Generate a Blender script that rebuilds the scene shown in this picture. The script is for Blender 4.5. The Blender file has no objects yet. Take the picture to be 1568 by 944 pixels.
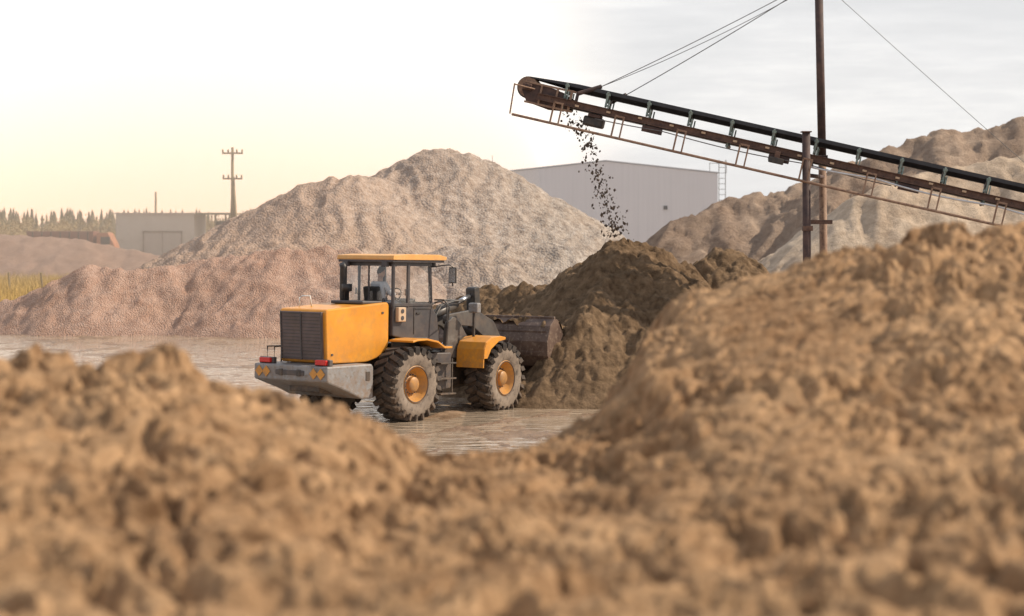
import bpy, bmesh, math, random
import numpy as np
from mathutils import Vector, Matrix
random.seed(4); rng=np.random.RandomState(7)
scene=bpy.context.scene
COL=scene.collection
# ------------------------------------------------------------------ noise
_perm=rng.permutation(256); _perm=np.concatenate([_perm,_perm,_perm])
_ang=rng.rand(256)*2*np.pi; _gx=np.cos(_ang); _gy=np.sin(_ang)
def pn(x,y,seed=0):
    x=np.asarray(x,float)+seed*17.31; y=np.asarray(y,float)+seed*9.73
    xi=np.floor(x).astype(int); yi=np.floor(y).astype(int)
    xf=x-xi; yf=y-yi
    u=xf*xf*xf*(xf*(xf*6-15)+10); v=yf*yf*yf*(yf*(yf*6-15)+10)
    def g(ix,iy,dx,dy):
        h=_perm[_perm[ix&255]+(iy&255)]
        return _gx[h]*dx+_gy[h]*dy
    a=g(xi,yi,xf,yf); b=g(xi+1,yi,xf-1,yf); c=g(xi,yi+1,xf,yf-1); d=g(xi+1,yi+1,xf-1,yf-1)
    return ((a+(b-a)*u)+((c+(d-c)*u)-(a+(b-a)*u))*v)*1.5
def fbm(x,y,o=4,seed=0,gain=.5):
    r=0;a=1;t=0
    for i in range(o):
        r=r+a*pn(x*2**i,y*2**i,seed+i); t+=a; a*=gain
    return r/t
def billow(x,y,o=3,seed=0,gain=.5):
    r=0;a=1;t=0
    for i in range(o):
        r=r+a*np.abs(pn(x*2**i,y*2**i,seed+i)); t+=a; a*=gain
    return r/t
def sstep(a,b,x):
    t=np.clip((x-a)/(b-a),0,1); return t*t*(3-2*t)
# ------------------------------------------------------------------ materials
def newmat(name):
    m=bpy.data.materials.new(name); m.use_nodes=True
    nt=m.node_tree; b=nt.nodes['Principled BSDF']
    return m,nt,b
def N(nt,t,**k):
    n=nt.nodes.new(t)
    for a,v in k.items(): setattr(n,a,v)
    return n
def ramp(nt,src,stops):
    r=N(nt,'ShaderNodeValToRGB'); e=r.color_ramp.elements
    while len(e)>1: e.remove(e[-1])
    e[0].position=stops[0][0]; e[0].color=(*stops[0][1],1)
    for p,c in stops[1:]:
        q=e.new(p); q.color=(*c,1)
    nt.links.new(src,r.inputs[0]); return r.outputs[0]
def noise(nt,co,scale,detail=5,rough=.55,vec_scale=None):
    n=N(nt,'ShaderNodeTexNoise'); n.inputs['Scale'].default_value=scale
    n.inputs['Detail'].default_value=detail; n.inputs['Roughness'].default_value=rough
    if vec_scale:
        m=N(nt,'ShaderNodeMapping'); m.inputs['Scale'].default_value=vec_scale
        nt.links.new(co,m.inputs[0]); co=m.outputs[0]
    nt.links.new(co,n.inputs['Vector']); return n.outputs['Fac']
def mixc(nt,f,a,b,mode='MIX'):
    m=N(nt,'ShaderNodeMix',data_type='RGBA',blend_type=mode)
    for s,v in ((m.inputs[0],f),(m.inputs[6],a),(m.inputs[7],b)):
        if isinstance(v,(int,float)): s.default_value=v
        elif isinstance(v,tuple): s.default_value=(*v,1)
        else: nt.links.new(v,s)
    return m.outputs[2]
def pmat(name,c1,c2,scale=3,rough=.6,metal=0,bump=0,bscale=20,c3=None,dirt=0,spec=.5,stretch=None,lowdirt=0):
    m,nt,b=newmat(name)
    co=N(nt,'ShaderNodeTexCoord').outputs['Object']
    f=noise(nt,co,scale,4,.6,stretch)
    col=ramp(nt,f,[(.35,c1),(.65,c2)])
    if c3:
        f2=noise(nt,co,scale*3.3,5,.7)
        col=mixc(nt,ramp(nt,f2,[(.52,(0,0,0)),(.68,(1,1,1))]),col,c3)
    if dirt:
        g=N(nt,'ShaderNodeNewGeometry').outputs['Position']
        f3=noise(nt,g,4,6,.7)
        d=ramp(nt,f3,[(.45,(0,0,0)),(.8,(dirt,dirt,dirt))])
        if lowdirt:   # mud splashed on everything close to the ground
            s=N(nt,'ShaderNodeSeparateXYZ'); nt.links.new(g,s.inputs[0])
            mr=N(nt,'ShaderNodeMapRange'); mr.inputs[1].default_value=1.9; mr.inputs[2].default_value=.3
            mr.inputs[3].default_value=0; mr.inputs[4].default_value=lowdirt; nt.links.new(s.outputs[2],mr.inputs[0])
            f4=noise(nt,g,7,6,.75); mu=N(nt,'ShaderNodeMath',operation='MULTIPLY'); nt.links.new(mr.outputs[0],mu.inputs[0])
            nt.links.new(ramp(nt,f4,[(.38,(.15,)*3),(.6,(1,1,1))]),mu.inputs[1])
            ad=N(nt,'ShaderNodeMath',operation='MAXIMUM'); nt.links.new(mu.outputs[0],ad.inputs[0]); nt.links.new(d,ad.inputs[1]); d=ad.outputs[0]
        col=mixc(nt,d,col,(.23,.15,.095))
    nt.links.new(col,b.inputs['Base Color'])
    b.inputs['Roughness'].default_value=rough; b.inputs['Metallic'].default_value=metal
    b.inputs['Specular IOR Level'].default_value=spec
    if bump:
        bf=noise(nt,co,bscale,5,.65)
        bn=N(nt,'ShaderNodeBump'); bn.inputs['Strength'].default_value=bump; bn.inputs['Distance'].default_value=.02
        nt.links.new(bf,bn.inputs['Height']); nt.links.new(bn.outputs[0],b.inputs['Normal'])
    return m
M={}
M['yellow']=pmat('yellow_paint',(.70,.27,.018),(.78,.33,.03),2,.36,dirt=.45,lowdirt=.9)
M['yellow2']=pmat('yellow_paint_dirty',(.55,.25,.04),(.38,.19,.065),4,.5,dirt=.7,lowdirt=.8)
M['roofp']=pmat('roof_paint',(.72,.36,.10),(.78,.42,.14),3,.5,dirt=.4)
M['char']=pmat('charcoal_paint',(.045,.042,.048),(.075,.068,.068),4,.5,dirt=.3,lowdirt=.6)
M['boom']=pmat('boom_paint',(.06,.055,.055),(.11,.10,.09),4,.45,dirt=.5,lowdirt=.7)
M['black']=pmat('black_steel',(.022,.022,.024),(.05,.045,.04),5,.5,dirt=.35,lowdirt=.75)
M['grille']=pmat('grille_mesh',(.12,.09,.085),(.17,.125,.12),3,.6,dirt=.4)  # pinkish haze mixed into the grille's own grey-brown
M['grilles']=pmat('grille_slat',(.065,.052,.05),(.10,.083,.08),3,.6,dirt=.3)
M['grey']=pmat('grey_paint',(.22,.23,.245),(.31,.315,.32),3,.5,c3=(.15,.13,.11),dirt=.7,lowdirt=1.0)
M['tread']=pmat('tyre_rubber',(.016,.016,.018),(.036,.031,.027),5,.85,bump=.4,bscale=30,dirt=.4,lowdirt=.55)
M['side']=pmat('tyre_sidewall_dusty',(.17,.13,.10),(.28,.22,.17),3,.9,bump=.3,bscale=25,c3=(.08,.062,.05))
M['rim']=pmat('rim_paint',(.72,.32,.04),(.60,.28,.06),5,.5,dirt=.9,lowdirt=.6)
M['rust']=pmat('rusty_steel',(.095,.05,.038),(.17,.095,.065),6,.75,bump=.3,c3=(.055,.038,.034))
M['rustd']=pmat('dark_rusty_steel',(.05,.032,.03),(.105,.06,.048),5,.75,bump=.3)
M['rustl']=pmat('light_rusty_steel',(.24,.14,.09),(.34,.22,.15),4,.75,bump=.3,c3=(.14,.08,.06))
M['bucket']=pmat('worn_bucket_steel',(.09,.055,.042),(.17,.11,.08),3,.5,metal=.1,c3=(.26,.19,.14),bump=.3)
M['belt']=pmat('rubber_belt',(.018,.018,.022),(.035,.035,.04),4,.5)
M['bracket']=pmat('roller_bracket',(.18,.25,.23),(.26,.32,.29),6,.6,c3=(.13,.10,.08))
M['roller']=pmat('roller_steel',(.10,.10,.10),(.2,.19,.18),6,.5,metal=.3)
M['chrome']=pmat('cylinder_rod',(.6,.6,.62),(.7,.7,.7),3,.2,metal=.9)
M['red']=pmat('red_lens',(.55,.02,.015),(.65,.03,.02),3,.25)
M['lamp']=pmat('lamp_glass',(.6,.6,.58),(.75,.74,.7),3,.2)
M['cream']=pmat('cream_panel',(.50,.34,.21),(.58,.42,.28),3,.6)
M['hose']=pmat('pale_hose',(.55,.55,.56),(.7,.7,.7),3,.5)
M['cable']=pmat('steel_cable',(.10,.09,.09),(.16,.15,.14),10,.5)
M['wood']=pmat('weathered_wood',(.30,.23,.13),(.44,.34,.21),4,.85,stretch=(8,8,.6))
M['skin']=pmat('skin',(.50,.30,.21),(.55,.34,.25),6,.55)
M['shirt']=pmat('work_shirt',(.55,.55,.58),(.65,.65,.67),5,.85)
M['trouser']=pmat('work_trousers',(.05,.06,.09),(.08,.09,.12),5,.85)
M['hair']=pmat('dark_hair',(.03,.02,.015),(.05,.035,.03),20,.7)
def glassmat():
    m,nt,b=newmat('window_glass')
    out=nt.nodes['Material Output']; nt.nodes.remove(b)
    t=N(nt,'ShaderNodeBsdfTransparent'); t.inputs[0].default_value=(.93,.94,.94,1)
    g=N(nt,'ShaderNodeBsdfGlossy'); g.inputs['Roughness'].default_value=.03
    lw=N(nt,'ShaderNodeLayerWeight'); lw.inputs[0].default_value=.5
    pw=N(nt,'ShaderNodeMath',operation='POWER'); pw.inputs[1].default_value=4; nt.links.new(lw.outputs['Facing'],pw.inputs[0])
    ad=N(nt,'ShaderNodeMath',operation='MULTIPLY_ADD'); ad.inputs[1].default_value=.7; ad.inputs[2].default_value=.10
    nt.links.new(pw.outputs[0],ad.inputs[0])
    mx=N(nt,'ShaderNodeMixShader'); nt.links.new(ad.outputs[0],mx.inputs[0])
    nt.links.new(t.outputs[0],mx.inputs[1]); nt.links.new(g.outputs[0],mx.inputs[2]); nt.links.new(mx.outputs[0],out.inputs[0])
    return m
M['glass']=glassmat()
def sandmat(name,cd,cl,s1=.6,s2=9,bump=.5,bscale=60,bdist=.01,fine=.4,streak=None):
    m,nt,b=newmat(name)
    p=N(nt,'ShaderNodeNewGeometry').outputs['Position']
    f1=noise(nt,p,s1,4,.6,streak); f2=noise(nt,p,s2,6,.7)
    col=ramp(nt,f1,[(.35,cd),(.65,cl)])
    col=mixc(nt,fine,col,ramp(nt,f2,[(.36,tuple(c*.5 for c in cd)),(.66,tuple(min(.8,c*1.3) for c in cl))]))
    nt.links.new(col,b.inputs['Base Color']); b.inputs['Roughness'].default_value=.95
    b.inputs['Specular IOR Level'].default_value=.15
    bf=noise(nt,p,bscale,6,.75)
    bn=N(nt,'ShaderNodeBump'); bn.inputs['Strength'].default_value=bump; bn.inputs['Distance'].default_value=bdist
    nt.links.new(bf,bn.inputs['Height']); nt.links.new(bn.outputs[0],b.inputs['Normal'])
    return m
M['fsand']=sandmat('foreground_sand_material',(.235,.125,.06),(.58,.37,.205),1.1,11,.9,60,.015,.5)
M['wsand']=sandmat('damp_sand_material',(.13,.08,.044),(.24,.16,.095),.5,4,.9,10,.08,.6)
M['tsand']=sandmat('tan_sand_material',(.28,.195,.14),(.40,.30,.225),.2,1.4,.9,3.5,.22,.4,(1.6,.4,1.0))
M['tsand2']=sandmat('pale_sand_material',(.46,.34,.24),(.60,.48,.36),.3,2.4,.8,4,.15,.3)
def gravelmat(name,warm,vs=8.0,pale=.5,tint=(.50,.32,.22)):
    m,nt,b=newmat(name)
    p=N(nt,'ShaderNodeNewGeometry').outputs['Position']
    v=N(nt,'ShaderNodeTexVoronoi'); v.inputs['Scale'].default_value=vs; nt.links.new(p,v.inputs['Vector'])
    sc=N(nt,'ShaderNodeSeparateColor'); nt.links.new(v.outputs['Color'],sc.inputs[0])
    c=ramp(nt,sc.outputs[0],[(0,(.15,.125,.11)),(.45,(.30,.265,.24)),(.88,(.42,.38,.34)),(1,(pale,pale*.95,pale*.9))])
    big=noise(nt,p,.3,6,.7,(1,.5,1))
    c=mixc(nt,ramp(nt,big,[(.4,(0,0,0)),(.62,(.7,.7,.7))]),c,(.29,.215,.16))
    mid=noise(nt,p,2.2,6,.75)
    c=mixc(nt,.45,c,ramp(nt,mid,[(.38,(.14,.105,.08)),(.62,(.54,.46,.385))]))
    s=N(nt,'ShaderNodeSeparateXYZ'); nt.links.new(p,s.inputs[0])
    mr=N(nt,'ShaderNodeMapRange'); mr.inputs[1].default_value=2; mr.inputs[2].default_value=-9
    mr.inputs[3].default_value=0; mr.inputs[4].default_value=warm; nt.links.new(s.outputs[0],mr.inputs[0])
    c=mixc(nt,mr.outputs[0],c,mixc(nt,.55,c,tint),'MIX')  # pink haze painted into the gravel colour, stronger toward the left
    nt.links.new(c,b.inputs['Base Color']); b.inputs['Roughness'].default_value=.9
    b.inputs['Specular IOR Level'].default_value=.2
    bn=N(nt,'ShaderNodeBump'); bn.inputs['Strength'].default_value=.8; bn.inputs['Distance'].default_value=.06
    bn.invert=True
    nt.links.new(v.outputs['Distance'],bn.inputs['Height']); nt.links.new(bn.outputs[0],b.inputs['Normal'])
    return m
M['gravel']=gravelmat('gravel_material',.9,9.5); M['gravel2']=gravelmat('reddish_hazed_gravel_material',.9,17,.46,(.52,.27,.175))
# ------------------------------------------------------------------ mesh helpers
def addobj(name,me,parent=None,mat=None):
    o=bpy.data.objects.new(name,me); COL.objects.link(o)
    if mat is not None: me.materials.append(mat)
    if parent is not None: o.parent=parent
    return o
def empty(name,loc=(0,0,0),rot=(0,0,0),parent=None):
    o=bpy.data.objects.new(name,None); COL.objects.link(o); o.location=loc; o.rotation_euler=rot
    o.empty_display_size=.3
    if parent: o.parent=parent
    return o
def mobj(name,vs,fs,mat,parent=None,bevel=0,smooth=False,seg=2):
    me=bpy.data.meshes.new(name); me.from_pydata([tuple(v) for v in vs],[],fs)
    bm=bmesh.new(); bm.from_mesh(me); bmesh.ops.recalc_face_normals(bm,faces=bm.faces); bm.to_mesh(me); bm.free()
    o=addobj(name,me,parent,mat)
    if smooth:
        for p in me.polygons: p.use_smooth=True
    if bevel:
        b=o.modifiers.new('bevel','BEVEL'); b.width=bevel; b.segments=seg; b.limit_method='ANGLE'
    return o
def boxv(c,s,R=None):
    vs=[]
    for x in (-.5,.5):
        for y in (-.5,.5):
            for z in (-.5,.5):
                v=Vector((x*s[0],y*s[1],z*s[2]))
                if R is not None: v=R@v
                vs.append(v+Vector(c))
    fs=[(0,1,3,2),(4,6,7,5),(0,4,5,1),(2,3,7,6),(0,2,6,4),(1,5,7,3)]
    return vs,fs
def box(name,c,s,mat,parent=None,bevel=.01,rot=None):
    R=Matrix.Identity(3)
    if rot:
        from mathutils import Euler
        R=Euler(rot).to_matrix()
    vs,fs=boxv(c,s,R); return mobj(name,vs,fs,mat,parent,bevel)
def multi(name,parts,mat,parent=None,bevel=0,smooth=False):
    V=[];F=[]
    for vs,fs in parts:
        n=len(V); V+=list(vs); F+=[tuple(i+n for i in f) for f in fs]
    return mobj(name,V,F,mat,parent,bevel,smooth)
def prismv(pts,y0,y1):
    n=len(pts)
    vs=[(x,y0,z) for x,z in pts]+[(x,y1,z) for x,z in pts]
    fs=[tuple(range(n)),tuple(range(2*n-1,n-1,-1))]+[(i,(i+1)%n,n+(i+1)%n,n+i) for i in range(n)]
    return vs,fs
def prism(name,pts,y0,y1,mat,parent=None,bevel=.01,seg=2):
    vs,fs=prismv(pts,y0,y1); return mobj(name,vs,fs,mat,parent,bevel,seg=seg)
def tubev(pts,r,seg=10):
    pts=[Vector(p) for p in pts]; vs=[];fs=[]
    n=len(pts)
    rr=r if isinstance(r,(list,tuple)) else [r]*n
    for i,p in enumerate(pts):
        d=(pts[min(i+1,n-1)]-pts[max(i-1,0)]).normalized()
        up=Vector((0,0,1)) if abs(d.z)<.9 else Vector((1,0,0))
        a=d.cross(up).normalized(); b=d.cross(a)
        for k in range(seg):
            t=2*math.pi*k/seg; vs.append(p+(a*math.cos(t)+b*math.sin(t))*rr[i])
    for i in range(n-1):
        for k in range(seg):
            fs.append((i*seg+k,i*seg+(k+1)%seg,(i+1)*seg+(k+1)%seg,(i+1)*seg+k))
    fs.append(tuple(range(seg))); fs.append(tuple((n-1)*seg+k for k in range(seg)))
    return vs,fs
def tube(name,pts,r,mat,parent=None,seg=10):
    vs,fs=tubev(pts,r,seg); o=mobj(name,vs,fs,mat,parent)
    for p in o.data.polygons:
        p.use_smooth=len(p.vertices)==4
    return o
def lathe(name,prof,mat,parent=None,seg=48,closed=False):
    vs=[];fs=[];n=len(prof)
    for k in range(seg):
        t=2*math.pi*k/seg
        for a,r in prof: vs.append((r*math.cos(t),a,r*math.sin(t)))
    for k in range(seg):
        for i in range(n-1 if not closed else n):
            j=(i+1)%n; k2=(k+1)%seg
            fs.append((k*n+i,k*n+j,k2*n+j,k2*n+i))
    o=mobj(name,vs,fs,mat,parent)
    for p in o.data.polygons: p.use_smooth=True
    m=o.modifiers.new('es','EDGE_SPLIT'); m.split_angle=math.radians(40)
    return o
def gridmesh(name,xs,ys,Z,mat,parent=None,dxy=None):
    nx,ny=len(xs),len(ys); X,Y=np.meshgrid(xs,ys)
    if dxy is not None: X=X+dxy[0]; Y=Y+dxy[1]
    co=np.stack([X,Y,Z],-1).reshape(-1,3).astype(np.float32)
    idx=np.arange(nx*ny).reshape(ny,nx)
    q=np.stack([idx[:-1,:-1],idx[:-1,1:],idx[1:,1:],idx[1:,:-1]],-1).reshape(-1,4)
    me=bpy.data.meshes.new(name); me.vertices.add(len(co)); me.vertices.foreach_set('co',co.ravel())
    me.loops.add(q.size); me.loops.foreach_set('vertex_index',q.ravel().astype(np.int32))
    me.polygons.add(len(q)); me.polygons.foreach_set('loop_start',(np.arange(len(q))*4).astype(np.int32))
    me.polygons.foreach_set('use_smooth',np.ones(len(q),bool))
    me.update(calc_edges=True); me.validate()
    return addobj(name,me,parent,mat)
def ridge(X,Y,pts,slope,r):
    H=np.full(X.shape,-9.0)
    if len(pts)==1: pts=pts+pts
    for (x0,y0,z0),(x1,y1,z1) in zip(pts[:-1],pts[1:]):
        dx,dy=x1-x0,y1-y0; L=dx*dx+dy*dy+1e-9
        t=np.clip(((X-x0)*dx+(Y-y0)*dy)/L,0,1)
        d=np.sqrt((X-x0-t*dx)**2+(Y-y0-t*dy)**2+r*r)-r
        H=np.maximum(H,z0+(z1-z0)*t-slope*d)
    return H
# ------------------------------------------------------------------ ground
GZ=-.05
xs=np.unique(np.concatenate([np.linspace(-2500,-60,14),np.linspace(-60,-16,60),np.linspace(-16,10,380),np.linspace(10,60,60),np.linspace(60,2500,14)]))
ys=np.unique(np.concatenate([np.linspace(-300,-20,6),np.linspace(-20,30,40),np.linspace(30,48,420),np.linspace(48,72,220),np.linspace(72,200,80),np.linspace(200,4000,20)]))
X,Y=np.meshgrid(xs,ys)
fade=sstep(150,60,Y)*sstep(60,20,np.abs(X))
Z=GZ+fade*(.05*fbm(X*.35,Y*.35,3,3)+.11*fbm(X*.9,Y*.55,4,8)+.04*(billow(X*3.2,Y*3.2,4,12)-.2)-.01)
for off in (0,2.1):                # tyre ruts left by the loader
    cx=-7+ (Y-33)*.62+off
    Z-=.05*np.exp(-((X-cx)/.28)**2)*sstep(33,36,Y)*sstep(44,41,Y)*(1+.4*np.sin(Y*14))
    Z+=.05*np.exp(-((X-cx-.42)/.14)**2)*sstep(33,36,Y)*sstep(44,41,Y)
gm,nt,b=newmat('wet_mud_material')
p=N(nt,'ShaderNodeNewGeometry').outputs['Position']
c=ramp(nt,noise(nt,p,.5,5,.6),[(.35,(.20,.12,.07)),(.65,(.34,.225,.14))])
c=mixc(nt,.4,c,ramp(nt,noise(nt,p,6,6,.7),[(.35,(.11,.065,.04)),(.65,(.40,.275,.175))]))
nt.links.new(c,b.inputs['Base Color'])
nt.links.new(ramp(nt,noise(nt,p,.9,4,.6),[(.42,(.18,)*3),(.6,(.45,)*3)]),b.inputs['Roughness'])
bn=N(nt,'ShaderNodeBump'); bn.inputs['Strength'].default_value=1; bn.inputs['Distance'].default_value=.05
nt.links.new(noise(nt,p,7,6,.7),bn.inputs['Height']); nt.links.new(bn.outputs[0],b.inputs['Normal'])
gridmesh('ground',xs,ys,Z,gm)
wm,nt,b=newmat('puddle_water_material')
b.inputs['Roughness'].default_value=.03; b.inputs['IOR'].default_value=1.6
p=N(nt,'ShaderNodeNewGeometry').outputs['Position']
nt.links.new(ramp(nt,noise(nt,p,1.5,4),[(.3,(.36,.27,.19)),(.7,(.48,.38,.28))]),b.inputs['Base Color'])  # base colour lifted to stand in for bright sky reflection
bn=N(nt,'ShaderNodeBump'); bn.inputs['Strength'].default_value=1; bn.inputs['Distance'].default_value=.07
nt.links.new(noise(nt,p,1.5,2,.5,(1,2.4,1)),bn.inputs['Height']); nt.links.new(bn.outputs[0],b.inputs['Normal'])
WZ=GZ+.012
mobj('puddle_water',[(-30,32,WZ),(6,32,WZ),(6,72,WZ),(-30,72,WZ)],[(0,1,2,3)],wm)
# ------------------------------------------------------------------ foreground sand heap
cx=np.array([-6,-4.5,-3,-2.09,-1.75,-1.56,-1.32,-1.21,-.94,-.70,-.52,-.40,-.13,.05,.27,.39,.49,.62,.70,.83,1.01,1.2,1.49,1.71,2.0,2.33,2.63,2.87,3.6,5,7])
cz=np.array([2.6,3.1,3.3,3.34,3.31,3.35,3.35,3.28,3.20,3.15,3.00,2.84,2.84,2.85,2.87,2.88,3.01,3.13,3.31,3.41,3.54,3.60,3.64,3.73,3.78,3.86,3.93,3.91,4.05,3.7,3])
cy=np.array([8,8,8,8,8,8,8,8,8,8,8.5,9,9,9,9.5,10,10,10.5,10.5,11,11,11,11,11,11,11,11,11,11,11,11.])
xs=np.concatenate([np.linspace(-7,-3.2,120)[:-1],np.linspace(-3.2,3.8,760),np.linspace(3.8,8,120)[1:]])
ys=np.concatenate([np.linspace(-4,3.4,80)[:-1],np.linspace(3.4,12.5,900),np.linspace(12.5,22,100)[1:]])
X,Y=np.meshgrid(xs,ys)
wx=.10*fbm(X*1.3,Y*1.3,2,21)
Xc=X+wx
ZC=np.interp(Xc,cx,cz); YC=np.interp(Xc,cx,cy)
YC=YC+.5*fbm(X*.8,Y*.1,2,5)
t=np.clip((Y-4.0)/(YC-4.0),-2,1)
z0=2.98+.05*fbm(X*.7,Y*.7,2,31)
Zf=z0+(ZC-z0)*np.where(t>0,t*t*(1.7-.7*t),0)
Zf=np.where(t<=0,z0+.25*t,Zf)
back=np.maximum(Y-YC,0)
Zb=ZC-.62*(np.sqrt(back**2+.25**2)-.25)
Z=np.where(Y<YC,Zf,Zb)
face=sstep(.7,1.1,X)*sstep(2.1,1.4,X)*sstep(7.5,9.0,Y)   # smoother slipped face
lump=(1-.72*face)
mask=.35+.65*sstep(-.35,.35,fbm(X*.8,Y*.6,2,77))
mask2=.25+.75*sstep(-.25,.35,fbm(X*1.7,Y*1.4,2,177))
def clods(x,y,seed):            # rounded clods separated by creases
    n=billow(x,y,2,seed,.45); return np.minimum(n*1.9,.62)
w1=.7*fbm(X*2.4,Y*2.4,2,101); w2=.7*fbm(X*2.4,Y*2.4,2,107)
Z=Z+lump*(mask*(.21*(clods(X*2.0+w1,Y*1.5+w2,41)-.45)+.12*(clods(X*5.2+w2*1.6,Y*4.4+w1*1.6,45)-.4))+mask2*(.10*(clods(X*11+w1*3,Y*10+w2*3,51)-.4)+.04*(billow(X*27,Y*25,3,58)-.25)))+.014*fbm(X*45,Y*45,2,60)+.07*fbm(X*1.0,Y*.8,3,90)
dx=.05*fbm(X*6,Y*6,2,70)*lump; dy=.05*fbm(X*6,Y*6,2,73)*lump
gridmesh('foreground_sand_heap',xs,ys,Z,M['fsand'],dxy=(dx,dy))
# ------------------------------------------------------------------ other heaps
def heap(name,xr,yr,step,pts_list,slope,r,mat,rough=.1,run=.1,lump=.0,seed=0,lscale=2.0,warp=1.0,rs=(.9,.22)):
    xs=np.arange(xr[0],xr[1],step); ys=np.arange(yr[0],yr[1],step)
    X,Y=np.meshgrid(xs,ys)
    Xw=X+warp*.9*fbm(X*.18,Y*.18,3,seed+3); Yw=Y+warp*1.2*fbm(X*.2,Y*.2,3,seed+9)
    H=np.full(X.shape,-9.)
    for pts in pts_list: H=np.maximum(H,ridge(Xw,Yw,pts[1] if isinstance(pts[0],float) else pts,pts[0] if isinstance(pts[0],float) else slope,r))
    k=sstep(-.3,.8,H)
    H=H+k*(run*(billow(X*rs[0]+.8*fbm(X*.3,Y*.3,2,seed+50),Y*rs[1],3,seed+20)-.25)*2+rough*fbm(X*lscale,Y*lscale,4,seed+30)+lump*(clods(X*lscale*2,Y*lscale*2,seed+40)-.4))
    H=np.where(H<-.6,-.6,H)
    return gridmesh(name,xs,ys,H,mat)
heap('damp_sand_heap',(-6,11),(40.5,56),.04,[[(-2.6,51.5,1.5),(-.6,50,2.3),(.9,49,2.45),(1.3,48.8,2.45)],(.85,[(1.9,48.5,3.15),(2.7,48,3.66),(3.5,48,3.45),(4.3,48.4,2.95)]),[(3.2,47.6,2.7),(4.6,48.2,2.55),(8,50,2.2)],(.8,[(4.9,50,2.9),(5.45,50,3.4),(5.7,50,3.3)]),[(2.2,45.6,1.5),(3.4,44.6,1.5)],[(2.4,43.6,.6),(1.6,44.3,.95)],(.9,[(1.6,44.7,1.8),(2.1,46.0,2.35),(2.6,47.8,3.4)])],.66,.25,M['wsand'],.30,.10,.14,2,1.7,.5)
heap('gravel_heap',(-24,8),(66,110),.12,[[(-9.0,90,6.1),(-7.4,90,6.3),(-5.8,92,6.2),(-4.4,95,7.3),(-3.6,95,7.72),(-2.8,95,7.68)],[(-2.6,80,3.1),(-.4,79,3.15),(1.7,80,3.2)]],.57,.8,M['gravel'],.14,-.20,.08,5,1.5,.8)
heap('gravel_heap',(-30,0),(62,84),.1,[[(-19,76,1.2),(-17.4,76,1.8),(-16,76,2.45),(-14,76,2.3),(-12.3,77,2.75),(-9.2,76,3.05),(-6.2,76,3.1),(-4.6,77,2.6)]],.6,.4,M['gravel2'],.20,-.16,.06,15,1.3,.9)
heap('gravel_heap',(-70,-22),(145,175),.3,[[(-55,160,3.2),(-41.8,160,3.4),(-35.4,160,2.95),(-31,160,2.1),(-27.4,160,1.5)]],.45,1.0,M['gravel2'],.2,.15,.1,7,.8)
heap('tan_sand_hill',(-2,60),(86,135),.2,[[(7.0,108,2.9),(9.4,109,4.3),(12.7,110,5.6),(16.4,110,6.4),(18.9,110,7.6),(21.5,110,8.5),(24,110,9.4),(26.3,111,9.5),(28.7,110,9.9),(34,110,10.3),(45,112,9)],[(28.5,110,9.9),(26.5,102,6.0)],[(19,110,7.5),(16,101,3.6)],[(24,110,9.2),(21.5,102,5.6)]],.66,.4,M['tsand'],.42,-.42,.08,11,.8,.8,(.55,.14))
heap('pale_sand_heap',(3,36),(60,90),.14,[[(12.6,75,4.5),(13.9,75,5.45),(16.6,76,6.15),(19.6,76,6.7),(26,76,7)]],.72,.4,M['tsand2'],.16,-.2,.08,14,.9,.6)
# ------------------------------------------------------------------ wheel loader
A1=math.atan2(.78,.62)
L=empty('wheel_loader',(-3.01,40.84,-.04),(0,math.radians(1.2),A1))
def rounded(pts,rad=.1,n=5):
    out=[];m=len(pts)
    for i in range(m):
        p0=Vector(pts[i-1]);p=Vector(pts[i]);p1=Vector(pts[(i+1)%m])
        r=min(rad,(p0-p).length*.45,(p1-p).length*.45)
        a=p+(p0-p).normalized()*r; b=p+(p1-p).normalized()*r
        for k in range(n):
            t=k/(n-1); q=(1-t)**2*a+2*t*(1-t)*p+t*t*b; out.append((q.x,q.y))
    return out
prism('hood',rounded([(-1.92,1.2),(-1.98,2.28),(-.1,2.42),(-.1,1.5),(-.35,1.3),(-.75,1.2)],.10),-.65,.65,M['yellow'],L,.03,3)
multi('hood_latch',[boxv((-1.78,-.656,1.38),(.05,.02,.04)),boxv((-.3,-.656,2.2),(.05,.02,.04))],M['char'],L)
box('grille_panel',(-1.965,0,1.75),(.05,1.14,.96),M['grille'],L,.01,rot=(0,math.radians(-3.2),0))
sl=[boxv((-1.995,0,1.31+i*.068),(.03,1.08,.018)) for i in range(14)]
multi('grille_slats',[([Vector((v[0]-(v[2]-1.76)*.055,v[1],v[2])) for v in vs],fs) for vs,fs in sl],M['grilles'],L)
multi('grille_frame',[boxv((-2.0,y,1.75),(.03,.03,.97),Matrix.Rotation(math.radians(-3.2),3,'Y')) for y in (-.56,0,.56)],M['char'],L,.005)
prism('counterweight',[(-2.3,.86),(-2.3,1.17),(-1.0,1.19),(-.95,1.12),(-.95,.5),(-1.3,.5),(-1.7,.66)],-1.02,1.02,M['grey'],L,.03)
box('counterweight_slot',(-2.30,0,1.02),(.03,.8,.10),M['char'],L,.01)
multi('tow_holes',[boxv((-2.31,y,1.02),(.04,.1,.13)) for y in (-.25,.25)],M['black'],L,.01)
multi('chevron_plates',[boxv((-2.313,y,1.02),(.012,.16,.16),Matrix.Rotation(math.radians(a),3,'X')) for y,a in ((-.66,45),(.66,45),(-.86,45),(.86,45))],M['yellow'],L,.002)
multi('access_hole',[boxv((-1.12,-1.022,.95),(.12,.02,.18))],M['black'],L,.005)
multi('tail_lamps',[boxv((-2.2,y,1.24),(.1,.3,.1)) for y in (-.78,.78)],M['red'],L,.015)
multi('tail_lamp_housings',[boxv((-2.14,y,1.235),(.1,.4,.13)) for y in (-.78,.78)],M['char'],L,.015)
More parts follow.
